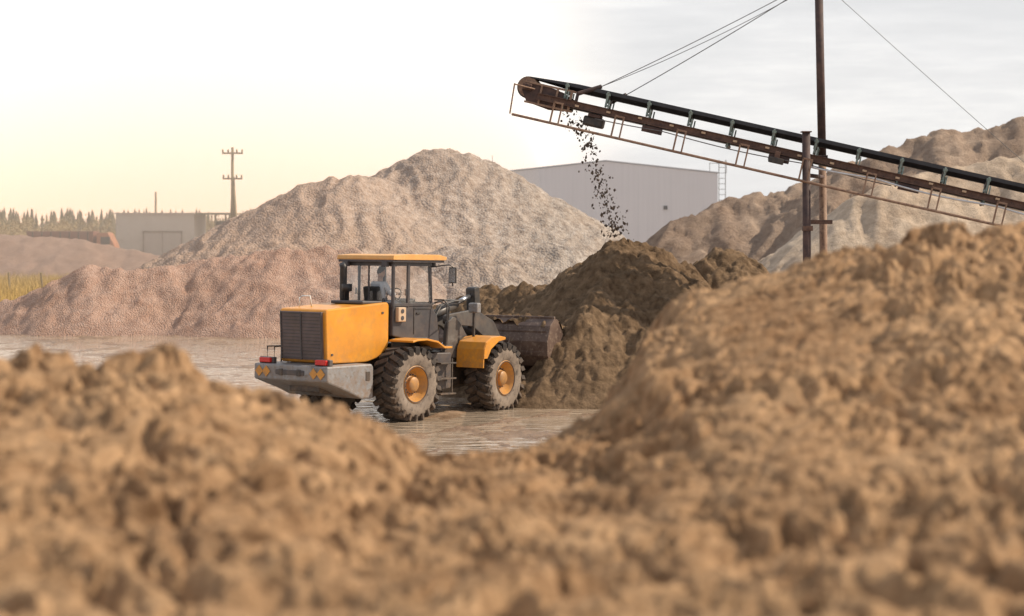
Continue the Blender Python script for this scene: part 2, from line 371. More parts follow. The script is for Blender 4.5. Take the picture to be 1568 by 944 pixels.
multi('rear_platform_rail',[tubev([(-2.0,.75,1.18),(-2.0,.75,1.5),(-1.6,.75,1.5),(-1.6,.75,1.18)],.018,8),tubev([(-2.0,.95,1.18),(-2.0,.95,1.5),(-1.6,.95,1.5),(-1.6,.95,1.18)],.018,8)],M['black'],L)
tube('hood_grab_rail',[(-1.55,.5,2.28),(-1.55,.5,2.5),(-1.5,.48,2.53),(-1.45,.3,2.53),(-1.42,.28,2.3)],.015,M['lamp'],L,8)
tube('exhaust_stack',[(-.35,.42,2.35),(-.35,.42,2.5),(-.35,.42,3.12),(-.40,.42,3.2)],[.05,.075,.075,.06],M['black'],L,14)
tube('air_cleaner',[(-.45,.22,2.35),(-.45,.22,2.62),(-.45,.22,2.63),(-.45,.22,2.78)],[.05,.05,.11,.11],M['black'],L,14)
box('hood_top_box',(-.5,-.1,2.41),(.6,.9,.06),M['char'],L,.02)
prism('rear_chassis',[(-1.9,.62),(-1.9,1.2),(1.5,1.35),(1.5,.55),(.6,.5),(-.9,.5)],-.42,.42,M['black'],L,.02)
tube('rear_axle',[(0,-1.1,.74),(0,-.4,.74),(0,0,.74),(0,.4,.74),(0,1.1,.74)],[.14,.17,.28,.17,.14],M['black'],L,16)
def wheel(name,parent,loc,flip):
    W=empty(name,loc,(0,random.random(),math.pi if flip else 0),parent)
    lathe('sidewall_outer',[(-.255,.36),(-.285,.42),(-.305,.52),(-.30,.60),(-.28,.655)],M['side'],W)
    lathe('sidewall_inner',[(.255,.36),(.285,.42),(.305,.52),(.30,.60),(.28,.655)],M['side'],W)
    lathe('tread_base',[(-.285,.64),(-.25,.70),(-.1,.715),(.1,.715),(.25,.70),(.285,.64)],M['tread'],W)
    parts=[];n=22
    for k in range(n):
        for s in (-1,1):
            t=2*math.pi*(k+(.5 if s>0 else 0))/n
            R=Matrix.Rotation(-t,3,'Y')
            loc0=R@Vector((.735,s*.135,0))
            Ry=R@Matrix.Rotation(math.radians(24*s),3,'X')
            parts.append(boxv(loc0,(.08,.29,.11),Ry))
            parts.append(boxv(R@Vector((.682,s*.288,.06)),(.14,.05,.105),Ry))
    multi('tread_lugs',parts,M['tread'],W,.008)
    lathe('rim',[(-.24,.375),(-.275,.385),(-.285,.365),(-.26,.345),(-.20,.33),(-.13,.27),(-.10,.25),(-.10,.12)],M['rim'],W)
    lathe('lock_ring',[(-.262,.352),(-.292,.36),(-.292,.372),(-.262,.38)],M['char'],W)
    lathe('hub',[(-.095,.24),(-.12,.22),(-.15,.16),(-.22,.15),(-.245,.12),(-.245,0.001)],M['yellow2'],W,32)
    multi('hub_bolts',[tubev([(.2*math.cos(a),-.10,.2*math.sin(a)),(.2*math.cos(a),-.16,.2*math.sin(a))],.016,6) for a in [i*math.pi/8 for i in range(16)]],M['char'],W)
    return W
wheel('rear_right_wheel',L,(0,-1.06,.75),False); wheel('rear_left_wheel',L,(0,1.06,.75),True)
def strip(name,pts,th,y0,y1,mat,parent):
    n=len(pts); up=[]
    for i,(x,z) in enumerate(pts):
        a=Vector(pts[max(i-1,0)]);b=Vector(pts[min(i+1,n-1)]); d=(b-a).normalized(); up.append((x+d.y*th,z-d.x*th))
    poly=list(pts)+up[::-1]
    return prism(name,poly,y0,y1,mat,parent,.008)
for s,nm in ((-1,'right'),(1,'left')):
    ya,yb=sorted((s*.66,s*1.32))
    strip('rear_fender_'+nm,[(-.1,1.64),(.05,1.67),(.35,1.68),(.7,1.62),(.92,1.5),(1.15,1.5)],.04,ya,yb,M['yellow'],L)
    box('fender_stay_'+nm,(.5,s*.69,1.5),(1.1,.05,.34),M['black'],L)
    prism('side_tank_'+nm,rounded([(.82,.55),(.82,1.35),(1.5,1.35),(1.5,.6)],.06),*sorted((s*.45,s*1.0)),M['char'],L,.02)
    multi('steps_'+nm,[boxv((1.16,s*1.12,z),(.5,.2,.03)) for z in (.5,.82,1.14)]+[boxv((x,s*1.1,.85),(.03,.03,.75)) for x in (.92,1.4)],M['black'],L,.004)
    multi('handrail_'+nm,[tubev([(1.35,s*.95,1.4),(1.38,s*.98,1.9),(1.38,s*.95,2.35),(1.3,s*.85,2.42),(1.25,s*.72,2.4)],.017,8),tubev([(1.62,s*.75,1.4),(1.66,s*.78,2.3),(1.58,s*.7,2.45),(1.5,s*.5,2.45)],.017,8),tubev([(1.66,s*.78,2.0),(1.38,s*.97,2.0)],.014,8)],M['black'],L)
# cab
prism('cab_base',[(-.04,1.72),(-.04,2.34),(1.18,2.34),(1.38,2.1),(1.45,1.55),(.9,1.55)],-.7,.7,M['char'],L,.025)
multi('cab_base_trim',[boxv((.62,-.706,2.02),(.02,.012,.55)),boxv((.9,-.706,2.27),(.5,.012,.02)),boxv((.75,-.715,2.18),(.12,.02,.03))],M['black'],L)
box('platform',(1.05,0,1.47),(1.1,1.9,.06),M['black'],L)
prism('cab_roof',rounded([(-.16,3.29),(-.14,3.38),(.3,3.41),(1.3,3.41),(1.55,3.36),(1.53,3.29)],.03),-.8,.8,M['roofp'],L,.03,3)
box('roof_gutter',(.68,0,3.262),(1.64,1.54,.05),M['char'],L)
pl=[]
for s in (-1,1):
    pl+=[tubev([(-.02,s*.68,2.3),(-.02,s*.68,3.26)],.04,8),tubev([(.42,s*.69,2.3),(.42,s*.69,3.26)],.028,8),tubev([(1.2,s*.66,2.3),(1.14,s*.66,3.26)],.04,8),
         boxv((.58,s*.69,2.36),(1.2,.05,.06)),boxv((.58,s*.68,3.2),(1.2,.05,.07)),boxv((.44,s*.70,2.8),(.06,.03,.9)),boxv((.36,s*.71,2.62),(.03,.03,.14))]
pl+=[boxv((-.02,0,2.37),(.05,1.3,.07)),boxv((-.02,0,3.2),(.05,1.3,.08)),boxv((-.02,.0,2.8),(.03,.03,.85)),boxv((1.16,0,3.2),(.05,1.3,.07)),boxv((1.2,0,2.37),(.05,1.3,.07))]
multi('cab_pillars',pl,M['char'],L,.004)
multi('cab_windows',[([(-.02,-.64,2.4),(-.02,.64,2.4),(-.02,.64,3.17),(-.02,-.64,3.17)],[(0,1,2,3)]),
   ([(1.19,-.64,2.4),(1.19,.64,2.4),(1.15,.64,3.17),(1.15,-.64,3.17)],[(0,1,2,3)]),
   ([(.02,-.685,2.39),(1.17,-.685,2.39),(1.12,-.685,3.17),(.02,-.685,3.17)],[(0,1,2,3)]),
   ([(.02,.685,2.39),(1.17,.685,2.39),(1.12,.685,3.17),(.02,.685,3.17)],[(0,1,2,3)])],M['glass'],L)
box('side_panel',(.16,-.74,2.16),(.24,.10,.30),M['cream'],L,.02)
multi('side_panel_ports',[tubev([(.16,-.79,z),(.16,-.80,z)],.045,14) for z in (2.09,2.23)],M['char'],L)
tube('mirror_arm',[(1.15,-.7,3.15),(1.45,-.95,3.2),(1.5,-1.0,3.15),(1.5,-1.0,2.75)],.014,M['black'],L,8)
box('mirror',(1.5,-1.0,2.98),(.05,.2,.34),M['black'],L,.02)
box('mirror_glass',(1.472,-1.0,2.98),(.004,.17,.30),M['chrome'],L,0)
tube('mirror_arm_left',[(1.15,.7,3.15),(1.45,.95,3.2),(1.5,1.0,3.15),(1.5,1.0,2.75)],.014,M['black'],L,8)
box('mirror_left',(1.5,1.0,2.98),(.05,.2,.34),M['black'],L,.02)
multi('roof_work_lamps',[boxv((x,s*.55,3.2),(.08,.15,.11)) for x in (-.13,1.35) for s in (-1,1)],M['char'],L,.01)
prism('operator_seat',rounded([(.12,2.0),(.1,2.2),(.02,2.72),(.10,2.74),(.22,2.3),(.62,2.28),(.64,2.1),(.55,2.0)],.04),-.22,.22,M['black'],L,.03)
prism('dash',[(.9,1.9),(.95,2.42),(1.12,2.48),(1.14,1.9)],-.3,.3,M['black'],L,.02)
tube('steering_column',[(1.0,0,2.3),(.78,0,2.5)],.025,M['black'],L,10)
sw=[(.76+.19*math.sin(a)*.5,.19*math.cos(a),2.53+.19*math.sin(a)*.82) for a in [i*2*math.pi/20 for i in range(21)]]
tube('steering_wheel',sw,.013,M['black'],L,8)
# driver
def skinned(name,verts,edges,rad,mat,parent,sub=1,root=0):
    me=bpy.data.meshes.new(name); me.from_pydata(verts,edges,[])
    o=addobj(name,me,parent,mat); md=o.modifiers.new('skin','SKIN'); md.use_smooth_shade=True
    for i,r in enumerate(rad):
        d=me.skin_vertices[0].data[i]; d.radius=(r,r) if not isinstance(r,tuple) else r
        d.use_root=(i==root)
    s=o.modifiers.new('sub','SUBSURF'); s.levels=sub; s.render_levels=sub
    return o
D=empty('driver',(0,0,.02),(0,0,0),L)
vs=[(.32,0,2.36),(.30,0,2.52),(.30,0,2.68),(.32,0,2.80),(.30,.17,2.76),(.30,-.17,2.76),(.40,.25,2.54),(.40,-.25,2.54),(.58,.19,2.55),(.58,-.19,2.55)]
skinned('torso_and_sleeves',vs,[(0,1),(1,2),(2,3),(2,4),(2,5),(4,6),(5,7),(6,8),(7,9)],[(.16,.12),(.15,.11),(.17,.12),.06,.07,.07,.05,.05,.037,.037],M['shirt'],D,2)
vs=[(.32,0,2.34),(.36,.1,2.34),(.36,-.1,2.34),(.76,.15,2.36),(.76,-.15,2.36),(.9,.14,1.98),(.9,-.14,1.98)]
skinned('trousers',vs,[(0,1),(0,2),(1,3),(2,4),(3,5),(4,6)],[.13,.1,.1,.07,.07,.05,.05],M['trouser'],D,2)
skinned('boots',[(.88,.14,1.97),(.9,.14,1.92),(1.08,.14,1.9)],[(0,1),(1,2)],[.05,.05,.04],M['black'],D,2)
skinned('boots_right',[(.88,-.14,1.97),(.9,-.14,1.92),(1.08,-.14,1.9)],[(0,1),(1,2)],[.05,.05,.04],M['black'],D,2)
def headmesh():
    bm=bmesh.new(); bmesh.ops.create_icosphere(bm,subdivisions=4,radius=1)
    for v in bm.verts:
        x,y,z=v.co
        w=.078*(1-.18*max(0,-z)); nx=x*.095
        if x>0: nx*=1-.08*abs(y)
        zz=z*.118
        nose=math.exp(-((y/.14)**2+((z+.12)/.22)**2))*max(0,x)
        eye=sum(math.exp(-(((y-s*.38)/.16)**2+((z-.08)/.12)**2)) for s in(-1,1))*max(0,x)
        chin=math.exp(-((y/.35)**2+((z+.8)/.2)**2))*max(0,x)
        ear=math.exp(-(((x+.05)/.18)**2+((z-.0)/.25)**2))*(abs(y)>.85)
        nx+=.022*nose-.010*eye+.014*chin
        v.co=Vector((nx,y*w*(1+.22*ear),zz))
    for f in bm.faces: f.smooth=True
    me=bpy.data.meshes.new('head'); bm.to_mesh(me); bm.free(); return me
h=addobj('head',headmesh(),D,M['skin']); h.location=(.36,0,3.0)
tube('neck',[(.32,0,2.78),(.335,0,2.93)],[.06,.052],M['skin'],D,14)
def hair():
    me=headmesh(); bm=bmesh.new(); bm.from_mesh(me)
    dl=[v for v in bm.verts if v.co.z<.035+(.9*v.co.x if v.co.x>0 else .75*v.co.x)]
    bmesh.ops.delete(bm,geom=dl,context='VERTS')
    for v in bm.verts: v.co*=1.08
    bm.to_mesh(me); bm.free(); return me
hh=addobj('hair',hair(),D,M['hair']); hh.location=(.36,0,3.0)
multi('eyes',[boxv((.443,s*.03,3.01),(.006,.02,.008)) for s in (-1,1)],M['hair'],D,.001)
for s,nm in ((1,'left'),(-1,'right')):
    wr=(.58,s*.19,2.55); hv=[wr,(.64,s*.19,2.56)]; he=[(0,1)]; hr=[.028,.034]
    for k in range(4):
        o=(k-1.5)*.021; ln=[.9,1,.95,.75][k]; b0=len(hv)
        hv+=[(.67,s*.19+o,2.575),(.70+.02*ln,s*.19+o,2.575),(.735,s*.19+o,2.55),(.715,s*.19+o,2.525)]
        he+=[(1,b0),(b0,b0+1),(b0+1,b0+2),(b0+2,b0+3)]; hr+=[.011,.0095,.009,.008]
    b0=len(hv); hv+=[(.64,s*.16,2.545),(.67,s*.145,2.53),(.69,s*.15,2.525)]; he+=[(1,b0),(b0,b0+1),(b0+1,b0+2)]; hr+=[.013,.011,.009]
    skinned('hand_'+nm,hv,he,hr,M['skin'],D,1)
# front frame
A2=math.atan2(.85,.53)-A1
F=empty('front_frame',(1.5,0,0),(0,0,A2),L)
wheel('front_right_wheel',F,(1.5,-1.06,.75),False); wheel('front_left_wheel',F,(1.5,1.06,.75),True)
tube('front_axle',[(1.5,-1.1,.74),(1.5,-.4,.74),(1.5,0,.74),(1.5,.4,.74),(1.5,1.1,.74)],[.14,.17,.28,.17,.14],M['black'],F,16)
prism('front_chassis',[(0,.55),(0,1.3),(.35,1.35),(1.9,1.2),(2.0,.6)],-.42,.42,M['black'],F,.02)
for s,nm in ((-1,'right'),(1,'left')):
    prism('boom_tower_'+nm,rounded([(.2,1.2),(.3,1.95),(.55,2.1),(.8,1.95),(1.5,1.2)],.08),*sorted((s*.52,s*.60)),M['boom'],F,.01)
    prism('boom_arm_'+nm,rounded([(.42,1.92),(.45,2.12),(1.6,2.22),(2.35,1.95),(2.8,1.4),(3.12,1.05),(3.0,.82),(2.75,.98),(2.2,1.48),(1.5,1.85)],.08),*sorted((s*.38,s*.48)),M['boom'],F,.012)
    strip('front_fender_'+nm,[(.60,1.0),(.62,1.40),(.70,1.55),(.92,1.65),(1.3,1.67),(1.5,1.64)],.04,*sorted((s*.64,s*1.33)),M['yellow'],F)
    prism('fender_side_'+nm,[(.61,1.2),(.63,1.40),(.71,1.54),(.93,1.64),(1.3,1.66),(1.48,1.63),(1.46,1.59),(1.2,1.56),(.9,1.4),(.75,1.2)],*sorted((s*1.33,s*1.345)),M['yellow'],F,.004)
    box('lamp_post_'+nm,(.95,s*.85,1.95),(.05,.05,.6),M['black'],F)
    box('work_lamp_'+nm,(.98,s*.85,2.27),(.16,.24,.22),M['grey'],F,.03)
    tube('lift_cylinder_'+nm,[(.5,s*.3,1.05),(1.3,s*.3,1.35)],.075,M['char'],F,14)
    tube('lift_rod_'+nm,[(1.3,s*.3,1.35),(1.95,s*.3,1.62)],.04,M['chrome'],F,12)
tube('boom_cross_tube',[(2.3,-.4,1.72),(2.3,.4,1.72)],.13,M['boom'],F,16)
tube('tilt_cylinder',[(.5,0,2.05),(1.5,0,2.34)],.10,M['boom'],F,16)
tube('tilt_rod',[(1.5,0,2.34),(2.2,0,2.54)],.05,M['chrome'],F,12)
prism('bellcrank',rounded([(2.08,2.68),(2.28,2.72),(2.44,1.75),(2.62,1.1),(2.5,1.02),(2.20,1.6)],.06),-.12,.12,M['black'],F,.015)
tube('bucket_link',[(2.56,0,1.1),(3.02,0,1.25)],.05,M['black'],F,10)
multi('hydraulic_hoses',[tubev([(.1,y,1.6),(.3,y,1.95),(.7,y+.05,2.3),(1.2,y+.04,2.4),(1.6,y,2.42)],.022,8) for y in (-.2,-.13,.15)]+[tubev([(-.3,y,1.2),(-.1,y,1.45),(.15,y,1.35),(.4,y,1.6)],.022,8) for y in (-.3,-.2,.2,.3)],M['black'],F)
BK=[(3.32,2.02),(3.12,1.85),(3.0,1.5),(3.02,1.18),(3.18,.94),(3.5,.84),(4.15,.80)]
strip('bucket_shell',BK,-.035,-1.45,1.45,M['bucket'],F)
for s,nm in ((-1,'right'),(1,'left')):
    prism('bucket_side_'+nm,BK+[(4.2,.86),(4.0,1.2),(3.62,1.75),(3.45,1.98)],*sorted((s*1.45,s*1.485)),M['bucket'],F,.006)
multi('bucket_ribs',[prismv([(3.0,1.0),(2.9,.95),(2.85,1.3),(2.98,1.6),(3.02,1.5)],y-.02,y+.02) for y in (-.52,-.36,.36,.52,-.05,.05)],M['bucket'],F)
multi('bucket_teeth',[boxv((4.22,y,.81),(.22,.09,.05)) for y in np.linspace(-1.35,1.35,8)],M['bucket'],F,.01)
box('bucket_edge_bar',(3.33,0,2.03),(.06,2.95,.05),M['bucket'],F,.01)
multi('bucket_wear_bars',[boxv((3.03,0,1.25),(.04,2.8,.06)),boxv((3.08,0,1.72),(.04,2.8,.05))],M['bucket'],F,.01)
xs=np.linspace(3.1,4.1,40); ys=np.linspace(-1.43,1.43,90); X,Y=np.meshgrid(xs,ys)
gridmesh('bucket_load',xs,ys,2.08-.5*np.abs(X-3.5)+.24*fbm(X*3,Y*3,4,88)-.03*np.abs(Y)**3,M['wsand'],F)
# ------------------------------------------------------------------ conveyor
dv=Vector((11.57,-2.0,-2.75)).normalized()
zr=Vector((0,0,1)); yv=zr.cross(dv).normalized(); zv=dv.cross(yv)
C=empty('conveyor'); C.matrix_world=Matrix(((dv.x,yv.x,zv.x,.45),(dv.y,yv.y,zv.y,48.0),(dv.z,yv.z,zv.z,7.34),(0,0,0,1)))
LN=27.0
def troughbelt():
    prof=[(-.38,.33),(-.18,.17),(.18,.17),(.38,.33)]; th=.03
    vs=[];fs=[]
    ss=[0,.5,1.2]+list(np.linspace(2,LN,26))
    for s in ss:
        fl=min(1,s/1.2)
        for y,z in prof: vs.append((s,y,.26+(z-.26)*fl))
        for y,z in prof[::-1]: vs.append((s,y,.26+(z-.26)*fl-th-.06*(abs(y)>.3)*fl))
    n=8
    for i in range(len(ss)-1):
        for k in range(n): fs.append((i*n+k,i*n+(k+1)%n,(i+1)*n+(k+1)%n,(i+1)*n+k))
    return vs,fs
b1=troughbelt()
arc=[(.27*-math.sin(a),.27*math.cos(a)-.01) for a in np.linspace(0,math.pi,18)]
inn=[(.25*-math.sin(a),.25*math.cos(a)-.01) for a in np.linspace(0,math.pi,18)]
multi('belt',[b1,prismv(arc+inn[::-1],-.34,.34),prismv([(0,-.26),(0,-.28),(LN,-.28),(LN,-.26)],-.34,.34)],M['belt'],C)
tube('head_pulley',[(0,-.36,0),(0,.36,0)],.245,M['rustl'],C,28)
tube('head_shaft',[(0,-.55,0),(0,.55,0)],.06,M['rustd'],C,14)
tube('tail_pulley',[(LN,-.36,0),(LN,.36,0)],.245,M['rust'],C,28)
st=[]
for s in (-1,1):
    st+=[boxv((LN/2+.2,s*.46,.0),(LN-.2,.02,.15)),boxv((LN/2+.2,s*.49,.075),(LN-.2,.08,.015)),boxv((LN/2+.2,s*.49,-.075),(LN-.2,.08,.015))]
for i in range(14): st.append(boxv((1+i*1.95,0,-.02),(.07,.9,.07)))
multi('stringers',[([Vector((v[0],v[1],v[2]-.17)) for v in vs],fs) for vs,fs in st],M['rust'],C)
multi('head_side_plates',[prismv([(-.12,-.1),(-.05,.16),(.75,.08),(1.1,-.05),(1.1,-.34),(.5,-.42),(.05,-.36)],*sorted((s*.39,s*.41))) for s in (-1,1)],M['rustd'],C,.006)
multi('head_frame_angles',[boxv((.55,-.43,.12),(1.3,.04,.05)),boxv((.6,-.43,-.36),(1.2,.04,.05)),boxv((1.1,-.44,-.1),(.06,.05,.5)),boxv((.35,-.43,-.12),(.05,.04,.45)),boxv((.75,-.43,-.12),(.05,.04,.45))],M['rustl'],C,.004)
multi('head_bearings',[boxv((0,s*.46,0),(.22,.1,.16)) for s in(-1,1)],M['rust'],C,.02)
br=[];ro=[]
for i in range(26):
    s=.95+i*1.02
    for q in (-1,1):
        br+=[boxv((s,q*.45,.11),(.05,.03,.38),Matrix.Rotation(math.radians(-12*q),3,'X')),boxv((s+.07,q*.46,.0),(.035,.03,.22)),boxv((s,q*.40,.24),(.10,.06,.06))]
        ro.append(tubev([(s,q*.17,.09),(s,q*.40,.24)],.05,10))
    ro.append(tubev([(s,-.16,.08),(s,.16,.08)],.05,10))
    br.append(boxv((s,0,-.02),(.05,.9,.04)))
    if i%2==0: ro.append(tubev([(s,-.4,-.33),(s,.4,-.33)],.045,10)); br+=[boxv((s,q*.43,-.28),(.04,.03,.2)) for q in (-1,1)]
multi('roller_brackets',br,M['bracket'],C,.004); multi('idler_rollers',ro,M['roller'],C)
wk=[tubev([(-.15,-.85,-.74),(8,-.85,-.76),(16,-.85,-.74),(LN-3,-.85,-.75)],.032,8),tubev([(-.25,-.85,.0),(-.2,-.85,-.74)],.02,6),tubev([(-.25,-.85,-.02),(.2,-.5,-.02)],.02,6)]
for i in range(17):
    s=.8+i*1.52
    wk+=[boxv((s,-.85,-.48),(.04,.04,.55)),boxv((s+.2,-.85,-.5),(.035,.035,.5)),boxv((s+.1,-.85,-.23),(.24,.04,.04)),boxv((s+.03,-.65,-.23),(.04,.45,.04)),boxv((s,-.65,-.74),(.04,.45,.03))]
wk+=[tubev([(-.0,-.45,-.74),(LN-3,-.45,-.75)],.025,8)]
multi('service_rail',wk,M['rustl'],C)
box('gearbox',(1.75,-.2,-.48),(.5,.4,.24),M['black'],C,.05); box('gearbox_mount',(1.75,-.2,-.33),(.3,.5,.08),M['rustd'],C)
box('junction_box',(6.25,-.55,-.42),(.36,.25,.14),M['black'],C,.02); box('junction_box_arm',(6.25,-.5,-.3),(.12,.3,.2),M['rust'],C)
multi('return_frame',[boxv((3.2+i*3.1,-.47,-.36),(.5,.04,.16)) for i in range(8)],M['rustd'],C,.01)
multi('fixings',[boxv((s,-.505,-.17+random.uniform(-.03,.03)),(.1,.02,.05)) for s in np.arange(1.3,LN,.78)],M['cream'],C,.004)
tube('feed_hose',[(s,-.58,-.32-.07*abs(math.sin(s*1.1))) for s in np.linspace(7,LN-1,60)],.022,M['hose'],C,8)
tube('power_cable',[(s,-.56,-.34-.06*abs(math.sin(s*.9))) for s in np.linspace(1.8,9,40)],.014,M['cable'],C,6)
multi('stay_anchors',[tubev([(1.25,-.47,.1),(1.75,-.3,.40)],.055,10),tubev([(1.95,.47,.1),(2.3,.35,.36)],.055,10),tubev([(1.25,-.47,-.1),(1.25,-.47,.15)],.04,8)],M['rustd'],C)
# conveyor supports
S=empty('conveyor_mast',(0,0,0))
tube('mast_upper',[(7.47,47.75,10.0),(7.56,47.75,5.6)],.10,M['rustd'],S,14)
tube('mast_lower',[(7.56,47.75,5.6),(7.64,47.75,-.2)],.095,M['rustl'],S,14)
box('mast_cap',(7.47,47.75,10.02),(.35,.2,.08),M['rust'],S)
box('mast_collar',(7.56,47.75,5.6),(.24,.24,.16),M['rustd'],S)
box('mast_foot',(7.64,47.75,0.02),(.6,.6,.2),M['rust'],S)
P=empty('support_post',(0,0,0))
tube('post',[(6.92,46.1,6.15),(6.96,46.1,-.2)],.095,M['rustd'],P,14)
box('post_cap',(6.92,46.1,6.17),(.24,.24,.03),M['rust'],P); box('post_collar',(6.95,46.1,3.9),(.23,.23,.12),M['rust'],P)
tube('cross_tie',[(6.93,46.1,5.15),(7.58,47.75,5.15)],.05,M['rustd'],P,10)
box('tie_bracket',(7.25,46.5,4.05),(.7,.1,.1),M['rust'],P)
CB=empty('stay_cables')
def toW(p):
    return Vector((.45,48,7.34))+dv*p[0]+yv*p[1]+zv*p[2]
top=Vector((7.45,47.75,10.0))
def sag(a,b,k,n=14):
    return [a.lerp(b,i/n)-Vector((0,0,4*k*(i/n)*(1-i/n))) for i in range(n+1)]
tube('stay_near',sag(toW((1.75,-.3,.40)),top,.05),.011,M['cable'],CB,6)
tube('stay_near_b',sag(toW((1.75,-.3,.40)),top-Vector((0,0,.12)),.12),.009,M['cable'],CB,6)
tube('stay_far',sag(toW((2.3,.35,.36)),top-Vector((0,0,.05)),.04),.012,M['cable'],CB,6)
tube('guy_back',sag(top,Vector((19.5,52,.6)),.1),.007,M['cable'],CB,6)
# falling sand
path=[(1.30,6.75),(1.62,6.4),(1.88,6.0),(2.08,5.2),(2.3,4.6),(2.48,4.1),(2.62,3.7)]
V=[];Fc=[]
for i in range(520):
    t=random.random()**.85; u=t*(len(path)-1); k=min(int(u),len(path)-2); f=u-k
    x=path[k][0]*(1-f)+path[k+1][0]*f; z=path[k][1]*(1-f)+path[k+1][1]*f
    sp=.10+.06*t; x+=random.gauss(0,sp); z+=random.gauss(0,.12); y=48+random.gauss(0,.14)
    r=random.choice([.010,.014,.018,.022,.03,.038])*random.uniform(.7,1.25)
    n=len(V); q=[Vector((random.uniform(.6,1.2),0,0)),Vector((-random.uniform(.6,1.2),0,0)),Vector((0,random.uniform(.6,1.2),0)),Vector((0,-random.uniform(.6,1.2),0)),Vector((0,0,random.uniform(.7,1.9))),Vector((0,0,-random.uniform(.7,1.9)))]
    R=Matrix.Rotation(random.uniform(-.9,.9),3,'Y')@Matrix.Rotation(random.random()*3,3,'Z')
    V+=[R@(a*r)+Vector((x,y,z)) for a in q]
    Fc+=[tuple(n+j for j in f3) for f3 in ((0,2,4),(2,1,4),(1,3,4),(3,0,4),(2,0,5),(1,2,5),(3,1,5),(0,3,5))]
mobj('falling_sand',V,Fc,pmat('falling_sand_material',(.05,.035,.025),(.10,.07,.05),8,.9))
# ------------------------------------------------------------------ warehouse
wmat,nt,b=newmat('warehouse_cladding')
co=N(nt,'ShaderNodeTexCoord').outputs['Object']
nz=noise(nt,co,.2,4)
nt.links.new(mixc(nt,.35,ramp(nt,nz,[(.3,(.68,.66,.67)),(.7,(.73,.71,.72))]),ramp(nt,noise(nt,co,.6,4,.5,(6,6,.2)),[(.3,(.64,.62,.63)),(.7,(.75,.73,.74))])),b.inputs['Base Color'])
b.inputs['Roughness'].default_value=.6
B=empty('warehouse',(8.6,180,0))
hw=10.3
prism('walls',[(-hw,-.2),(-hw,8.95),(0,10.05),(hw,8.95),(hw,-.2)],0,45,wmat,B,0)
multi('roof',[prismv([(-hw-.1,8.97),(-hw-.1,9.07),(0,10.18),(0,10.07)],-.08,45.4),prismv([(hw+.1,8.97),(hw+.1,9.07),(.002,10.18),(.002,10.07)],-.08,45.4)],pmat('warehouse_roof_metal',(.45,.45,.47),(.5,.5,.51),1,.5),B)
multi('cladding_seams',[boxv((x,-.005,4.5),(.025,.02,8.8)) for x in np.arange(-9,9.6,3)],pmat('seam_grey',(.60,.60,.61),(.64,.64,.65),2,.6),B)
box('wall_vent',(5.5,-.06,5.8),(.35,.12,.35),M['char'],B); box('door_frame',(-4,-.05,2.2),(4.2,.1,4.4),pmat('door_grey',(.35,.36,.38),(.4,.4,.42),2,.6),B)
lad=[boxv((x,.4,5.4),(.07,.07,9.6)) for x in (hw+.15,hw+.75)]+[boxv((hw+.45,.4,z),(.6,.05,.05)) for z in np.arange(.5,10.2,.5)]+[boxv((hw+.45,1.2,9.9),(.9,.05,.05)),boxv((hw+.9,.9,9.6),(.05,.05,1.2)),boxv((hw-.3,.4,9.9),(.9,.05,.05)),boxv((hw-.7,.4,9.5),(.05,.05,.9))]
multi('roof_ladder',lad,M['grey'],B); tube('antenna',[(-hw-.1,0,8.9),(-hw-.1,0,10.6)],.04,M['grey'],B,6)
# shed on the left
cmat=pmat('shed_plaster',(.68,.60,.51),(.74,.67,.58),.6,.8,c3=(.62,.54,.45))
B=empty('storage_shed',(-36.4,180,0))
box('walls',(3.6,3.5,2.6),(7.2,7,5.2),cmat,B,.02); box('roof',(3.6,3.5,5.27),(7.4,7.3,.14),cmat,B,.02)
box('gate',(4.3,-.04,1.75),(3.4,.08,3.4),pmat('gate_paint',(.56,.49,.42),(.62,.54,.47),1,.7),B)
multi('gate_frame',[boxv((2.55,-.06,1.8),(.12,.14,3.6)),boxv((6.05,-.06,1.8),(.12,.14,3.6)),boxv((4.3,-.06,3.6),(3.7,.14,.15)),boxv((4.3,-.1,1.8),(.06,.06,3.4))],pmat('frame_brown',(.34,.26,.19),(.40,.31,.24),2,.7),B)
box('canopy_roof',(8.9,3.5,5.26),(3.4,7.2,.16),M['wood'],B); multi('canopy_posts',[boxv((x,y,2.6),(.15,.15,5.15)) for x in (9.1,10.4) for y in (.2,6.8)],M['wood'],B)
box('canopy_back_wall',(8.9,6.9,1.5),(3.3,.1,3.0),M['wood'],B)
box('tank_on_frame',(9.6,3,3.8),(1.5,2,1.6),M['rustd'],B,.2)
# utility poles
def upole(x,y,h,arms=True,sp=.35):
    U=empty('utility_pole',(x,y,0))
    tube('pole',[(0,0,-.2),(0,0,h)],[.16,.10],M['wood'],U,10)
    if arms:
        tube('brace_pole',[(sp*1.6,0,-.2),(.05,0,h*.78)],[.15,.1],M['wood'],U,10)
        tube('brace_pole_b',[(-sp*.9,.5,-.2),(-.03,0,h*.6)],[.13,.1],M['wood'],U,10)
        for z,w in ((h-.45,1.6),(h-2.4,1.5)):
            box('crossarm',(0,0,z),(w,.12,.12),M['wood'],U)
            multi('insulators',[tubev([(q*w*.46,0,z),(q*w*.46,0,z+.12),(q*w*.46,0,z+.3)],[.03,.07,.05],8) for q in (-1,-.45,.45,1)],M['wood'],U)
    return U
upole(-21.4,150,10.1); upole(-36,198,7.6,False)
upole(-64,240,9.5)
